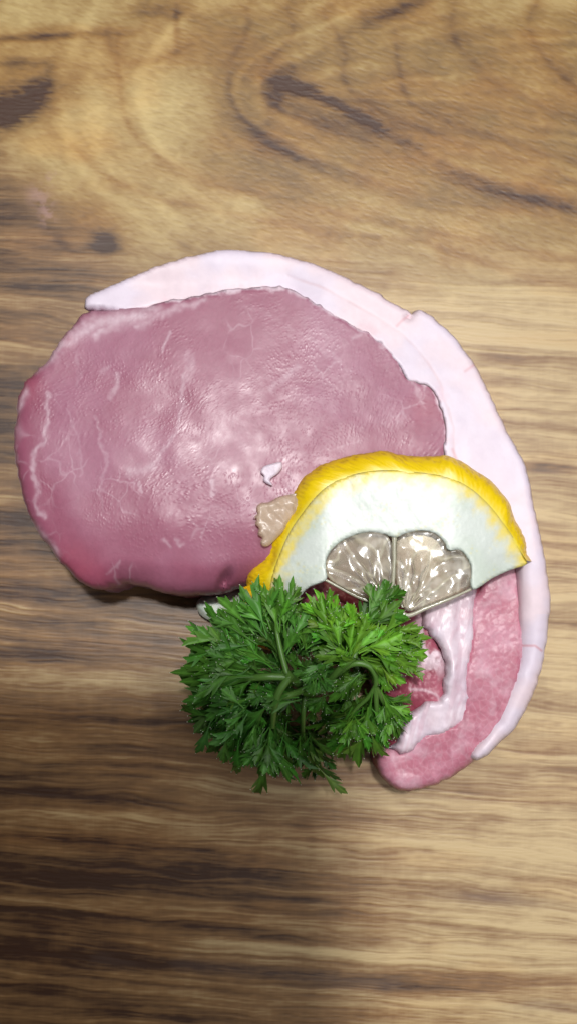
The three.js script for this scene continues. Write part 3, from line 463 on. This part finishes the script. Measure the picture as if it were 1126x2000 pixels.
function leafFrom(base, tips, o = {}) {
  const out = { pos: [], col: [], idx: [] }, B0 = P(...base), B = B0.clone(), wide = (o.w ?? 0.00135) * 0.95;
  const more = []; for (let k = 0; k + 1 < tips.length; k++) { const p = tips[k], q = tips[k + 1]; if (rnd() < 0.85 && Math.hypot(p[0] - q[0], p[1] - q[1]) < 70) { const f = rr(0.62, 0.9); more.push([mix(base[0], (p[0] + q[0]) / 2 + rr(-8, 8), f), mix(base[1], (p[1] + q[1]) / 2 + rr(-8, 8), f), mix(base[2], (p[2] + q[2]) / 2, f) + rr(-0.002, 0.003)]); } }
  tips = [...tips, ...more];
  for (const tp of tips) {
    const T = P(...tp), dirA = T.clone().sub(B0), dir = dirA.clone(), len = dir.length(), dn = dir.clone().normalize();
    const g = o.tone ?? 1, warm = o.warm ?? 0.5, v = g * 1.6 * rr(0.65, 1.35), tint = [mix(0.022, 0.078, warm) * v * rr(0.85, 1.2), mix(0.1, 0.19, warm) * v, mix(0.02, 0.01, warm) * v];  // tone and warm also paint the lit right and shaded left into the green
    const side = new THREE.Vector3(rr(-0.75, 0.75), 1, rr(-0.75, 0.75)).normalize(), lat = new THREE.Vector3().crossVectors(dn, side).normalize();
    B.copy(B0).addScaledVector(dirA, rr(0, 0.16)).add(new THREE.Vector3(rr(-1, 1), rr(-1, 0.4), rr(-1, 1)).multiplyScalar(0.0008));
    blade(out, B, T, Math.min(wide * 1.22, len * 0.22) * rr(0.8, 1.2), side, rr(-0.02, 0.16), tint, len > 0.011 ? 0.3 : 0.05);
    if (len > 0.009) for (const sd of [-1, 1]) { // a leaflet on either side of the stalk
      const st = rr(0.36, 0.56), a = B.clone().addScaledVector(dir, st).addScaledVector(side, 0.05 * len), ll = len * rr(0.3, 0.44);
      blade(out, a, a.clone().addScaledVector(dn, ll * 0.8).addScaledVector(lat, sd * ll * rr(0.45, 0.8)).add(new THREE.Vector3(0, rr(-0.25, 0.3) * ll, 0)), Math.min(wide, ll * 0.26), side.clone().add(new THREE.Vector3(rr(-0.6, 0.6), 0, rr(-0.6, 0.6))).normalize(), rr(-0.05, 0.2), tint.map((c) => c * rr(0.8, 1.25)));
    }
  }
  const g = new THREE.BufferGeometry(); g.setAttribute('position', new THREE.Float32BufferAttribute(out.pos, 3)); g.setAttribute('color', new THREE.Float32BufferAttribute(out.col, 3)); g.setAttribute('uv', new THREE.Float32BufferAttribute(new Float32Array(out.pos.length / 3 * 2), 2)); g.setIndex(out.idx); g.computeVertexNormals();
  return part('leaf', g, leafMat, parsley);
}
const mm = (l, h0, dh = 0) => l.map(([x, y, h]) => [x, y, (h ?? h0 + rr(-dh, dh)) / 1000]);
const fronds = [ // base [x, y, mm], tips, options
  [[548, 1290, 35], [[506, 1122], [546, 1122], [572, 1124], [468, 1142], [492, 1136], [600, 1190], [588, 1225], [520, 1150]], 36, { tone: 0.9, warm: 0.45 }],
  [[548, 1290, 36], [[452, 1175], [424, 1166], [398, 1186], [368, 1212]], 31, { tone: 0.85, warm: 0.4 }],
  [[540, 1308, 36], [[362, 1222], [350, 1245], [372, 1262], [410, 1248], [440, 1232], [460, 1268], [398, 1232]], 31, { tone: 1.05, warm: 0.45 }],
  [[560, 1318, 36], [[332, 1314], [350, 1332], [384, 1304], [410, 1298], [430, 1342], [420, 1322], [358, 1300]], 30, { tone: 1, warm: 0.45, w: 0.0017 }],
  [[545, 1352, 35], [[352, 1388], [366, 1410], [356, 1370], [414, 1388], [440, 1368], [372, 1400]], 26, { tone: 1.0, warm: 0.32, w: 0.0016 }],
  [[540, 1364, 35], [[436, 1432], [446, 1440], [402, 1470], [430, 1486], [380, 1430], [470, 1420], [416, 1450]], 22, { tone: 0.95, warm: 0.3, w: 0.0016 }],
  [[536, 1370, 35], [[495, 1548], [498, 1470], [462, 1512], [480, 1490], [456, 1490], [520, 1500], [538, 1520], [508, 1530]], 17, { tone: 0.85, warm: 0.35, w: 0.0016 }],
  [[536, 1375, 34], [[570, 1480], [556, 1505], [540, 1460], [530, 1430], [572, 1500]], 18, { tone: 0.8, warm: 0.4 }],
  [[590, 1395, 30], [[632, 1520], [616, 1510], [600, 1498], [576, 1480], [588, 1500], [618, 1480]], 14, { tone: 0.7, warm: 0.4 }],
  [[672, 1290, 36], [[596, 1158], [612, 1150], [626, 1160], [658, 1188], [676, 1186], [648, 1212], [602, 1200]], 36, { tone: 1.15, warm: 0.75 }],
  [[676, 1285, 37], [[690, 1178], [706, 1194], [718, 1200], [724, 1222], [736, 1226], [712, 1240], [694, 1214]], 37, { tone: 1.25, warm: 0.85, w: 0.0015 }],
  [[706, 1236, 35], [[754, 1132], [778, 1142], [786, 1170], [744, 1150], [770, 1190], [790, 1192]], 35, { tone: 0.8, warm: 0.55 }],
  [[696, 1278, 37], [[826, 1224], [842, 1246], [816, 1236], [836, 1268], [782, 1240], [800, 1210], [812, 1256]], 34, { tone: 1.2, warm: 0.8, w: 0.0016 }],
  [[700, 1284, 36], [[834, 1282], [816, 1290], [792, 1334], [772, 1326], [800, 1306], [764, 1312]], 31, { tone: 1.15, warm: 0.75, w: 0.0016 }],
  [[732, 1340, 33], [[790, 1428], [776, 1442], [786, 1416], [764, 1446], [748, 1440]], 24, { tone: 0.95, warm: 0.6 }],
  [[726, 1342, 33], [[720, 1470], [700, 1500], [684, 1480], [736, 1460], [712, 1440], [728, 1448]], 22, { tone: 0.8, warm: 0.55 }],
  [[716, 1350, 32], [[614, 1410], [620, 1436], [644, 1456], [658, 1480], [640, 1430], [672, 1440]], 22, { tone: 0.7, warm: 0.55 }],
  [[646, 1290, 36], [[572, 1334], [604, 1324], [616, 1316], [590, 1318], [622, 1306]], 37, { tone: 1, warm: 0.35, w: 0.0011 }],
  [[700, 1320, 34], [[628, 1348], [640, 1372], [656, 1330], [650, 1350], [668, 1366]], 32, { tone: 0.8, warm: 0.6 }],
  [[590, 1360, 33], [[500, 1350], [480, 1366], [520, 1340], [510, 1376]], 33, { tone: 0.9, warm: 0.4 }],
  [[700, 1290, 35], [[640, 1278], [620, 1262], [636, 1244], [660, 1300], [612, 1282]], 35, { tone: 1.0, warm: 0.7 }],
];
// small rosettes that face up between the sprays: centre, reach in pixels, from and to angle in degrees
for (const [x, y, h, R, a0, a1, n, o] of [
  [540, 1216, 34, 62, -150, -30, 6, { tone: 1.05, warm: 0.55 }], [500, 1240, 33, 60, -190, -80, 5, { tone: 0.95, warm: 0.45 }], [656, 1232, 37, 50, -170, -10, 7, { tone: 1.3, warm: 0.85 }], [724, 1270, 37.5, 66, -60, 50, 6, { tone: 1.25, warm: 0.8 }],
  [470, 1290, 34, 64, 150, 250, 5, { tone: 1.05, warm: 0.4 }], [480, 1380, 33, 70, 110, 215, 6, { tone: 1.0, warm: 0.3 }], [520, 1440, 29, 70, 60, 150, 6, { tone: 0.9, warm: 0.35 }], [690, 1400, 29, 56, 40, 150, 6, { tone: 0.9, warm: 0.65 }],
  [616, 1316, 38, 44, 20, 170, 6, { tone: 1.05, warm: 0.3, w: 0.001 }], [640, 1352, 33, 50, 90, 260, 5, { tone: 0.8, warm: 0.5 }], [590, 1268, 33, 56, -140, -20, 6, { tone: 0.9, warm: 0.5 }], [760, 1390, 28, 44, 10, 110, 5, { tone: 0.95, warm: 0.6 }],
  [420, 1290, 29, 50, 140, 230, 4, { tone: 0.95, warm: 0.4 }], [430, 1400, 26, 52, 120, 230, 5, { tone: 0.95, warm: 0.3 }], [780, 1260, 35, 46, -50, 60, 5, { tone: 1.15, warm: 0.75 }],
]) leafFrom([x, y, h / 1000], Array.from({ length: n + 2 }, (_, k) => { const a = (mix(a0, a1, (k + 0.5) / (n + 2)) + rr(-8, 8)) * Math.PI / 180, r = R * rr(0.75, 1.1); return [x + r * Math.cos(a), y + r * Math.sin(a), (h + rr(-2.5, 2.5)) / 1000]; }), o);
for (const [b, tips, h, o] of fronds) leafFrom([b[0], b[1], b[2] / 1000], mm(tips, h, 1.2), o);
// leaves deeper in the sprig, tinted darker to paint the shade there
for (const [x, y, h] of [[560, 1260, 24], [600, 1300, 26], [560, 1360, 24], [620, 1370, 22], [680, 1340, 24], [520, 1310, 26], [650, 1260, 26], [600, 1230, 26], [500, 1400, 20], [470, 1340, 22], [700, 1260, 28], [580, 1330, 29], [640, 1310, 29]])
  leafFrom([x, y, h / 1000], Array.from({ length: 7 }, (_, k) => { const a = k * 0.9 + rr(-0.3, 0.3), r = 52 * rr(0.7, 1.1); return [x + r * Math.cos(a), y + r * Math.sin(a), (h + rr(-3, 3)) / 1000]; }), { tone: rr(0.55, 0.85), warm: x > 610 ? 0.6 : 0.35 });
for (let k = 0; k < 46; k++) {  // lower copies of the sprays, darkened as if shaded by those above
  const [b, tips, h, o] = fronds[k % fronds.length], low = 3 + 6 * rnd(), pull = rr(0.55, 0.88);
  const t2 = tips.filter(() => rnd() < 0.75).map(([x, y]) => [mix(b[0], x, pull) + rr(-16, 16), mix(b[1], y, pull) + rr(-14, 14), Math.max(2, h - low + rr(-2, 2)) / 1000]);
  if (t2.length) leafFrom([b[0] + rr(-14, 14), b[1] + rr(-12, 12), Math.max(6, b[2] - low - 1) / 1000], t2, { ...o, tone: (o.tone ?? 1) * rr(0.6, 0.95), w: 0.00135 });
}
const stem = (pts, rad) => part('stem', tube(pts.map(([x, y, h]) => P(x, y, h / 1000)), rad, 8, 24), stemMat, parsley);
stem([[618, 1350, 4], [606, 1346, 16], [585, 1338, 28], [566, 1322, 35], [556, 1312, 36.5]], [0.00112, 0.00096, 0.00080]);
stem([[566, 1322, 35.5], [520, 1322, 36], [480, 1326, 34], [450, 1336, 32]], [0.00080, 0.00072, 0.00040]);
stem([[564, 1324, 36], [545, 1350, 35.5], [536, 1380, 34], [532, 1420, 29]], [0.00080, 0.00072, 0.00048]);
stem([[600, 1344, 30], [570, 1356, 33], [545, 1362, 34]], [0.00072, 0.00064]);
stem([[612, 1346, 22], [640, 1330, 30], [670, 1300, 35], [690, 1284, 36]], [0.00088, 0.00072, 0.00064]);
stem([[640, 1330, 30], [690, 1296, 35], [718, 1300, 35], [732, 1320, 34], [732, 1345, 32]], [0.00064, 0.00064, 0.00048]);
stem([[732, 1340, 33], [718, 1362, 31], [690, 1390, 28], [676, 1420, 25]], [0.00048, 0.00040, 0.00032]);
stem([[732, 1340, 33], [734, 1380, 30], [736, 1420, 26]], [0.00056, 0.00048, 0.00032]);
stem([[733, 1342, 33], [752, 1380, 29], [776, 1414, 26]], [0.00048, 0.00040, 0.00024]);
stem([[596, 1352, 28], [592, 1390, 28], [590, 1440, 20], [586, 1480, 15]], [0.00056, 0.00048, 0.00032]);
stem([[690, 1284, 36], [704, 1244, 36], [720, 1210, 35]], [0.00056, 0.00040]);
stem([[560, 1316, 36], [550, 1280, 36], [540, 1230, 36], [536, 1190, 36]], [0.00064, 0.00048, 0.00032]);

// ---------------------------------------------------------------- the phone that takes the picture, above the frame
{
  const g = new THREE.Group(); g.name = 'phone'; g.userData = { label: 'dark phone held flat above the board, its lens over the pork chop', category: 'phone' }; g.position.set(-0.022, CAM_H + 0.012, 0.049); scene.add(g);
  const body = new THREE.Mesh(new RoundedBoxGeometry(0.074, 0.008, 0.158, 4, 0.0035), new THREE.MeshPhysicalMaterial({ color: 0x15161a, roughness: 0.35, clearcoat: 0.5 })); body.name = 'body'; body.castShadow = true; g.add(body);
  const ring = new THREE.Mesh(new THREE.TorusGeometry(0.0075, 0.001, 8, 32), new THREE.MeshStandardMaterial({ color: 0x303238, roughness: 0.3, metalness: 0.8 })); ring.name = 'lens_ring'; ring.rotation.x = Math.PI / 2; ring.position.set(0.022, -0.0045, -0.049); g.add(ring);
}
renderer.render(scene, camera);
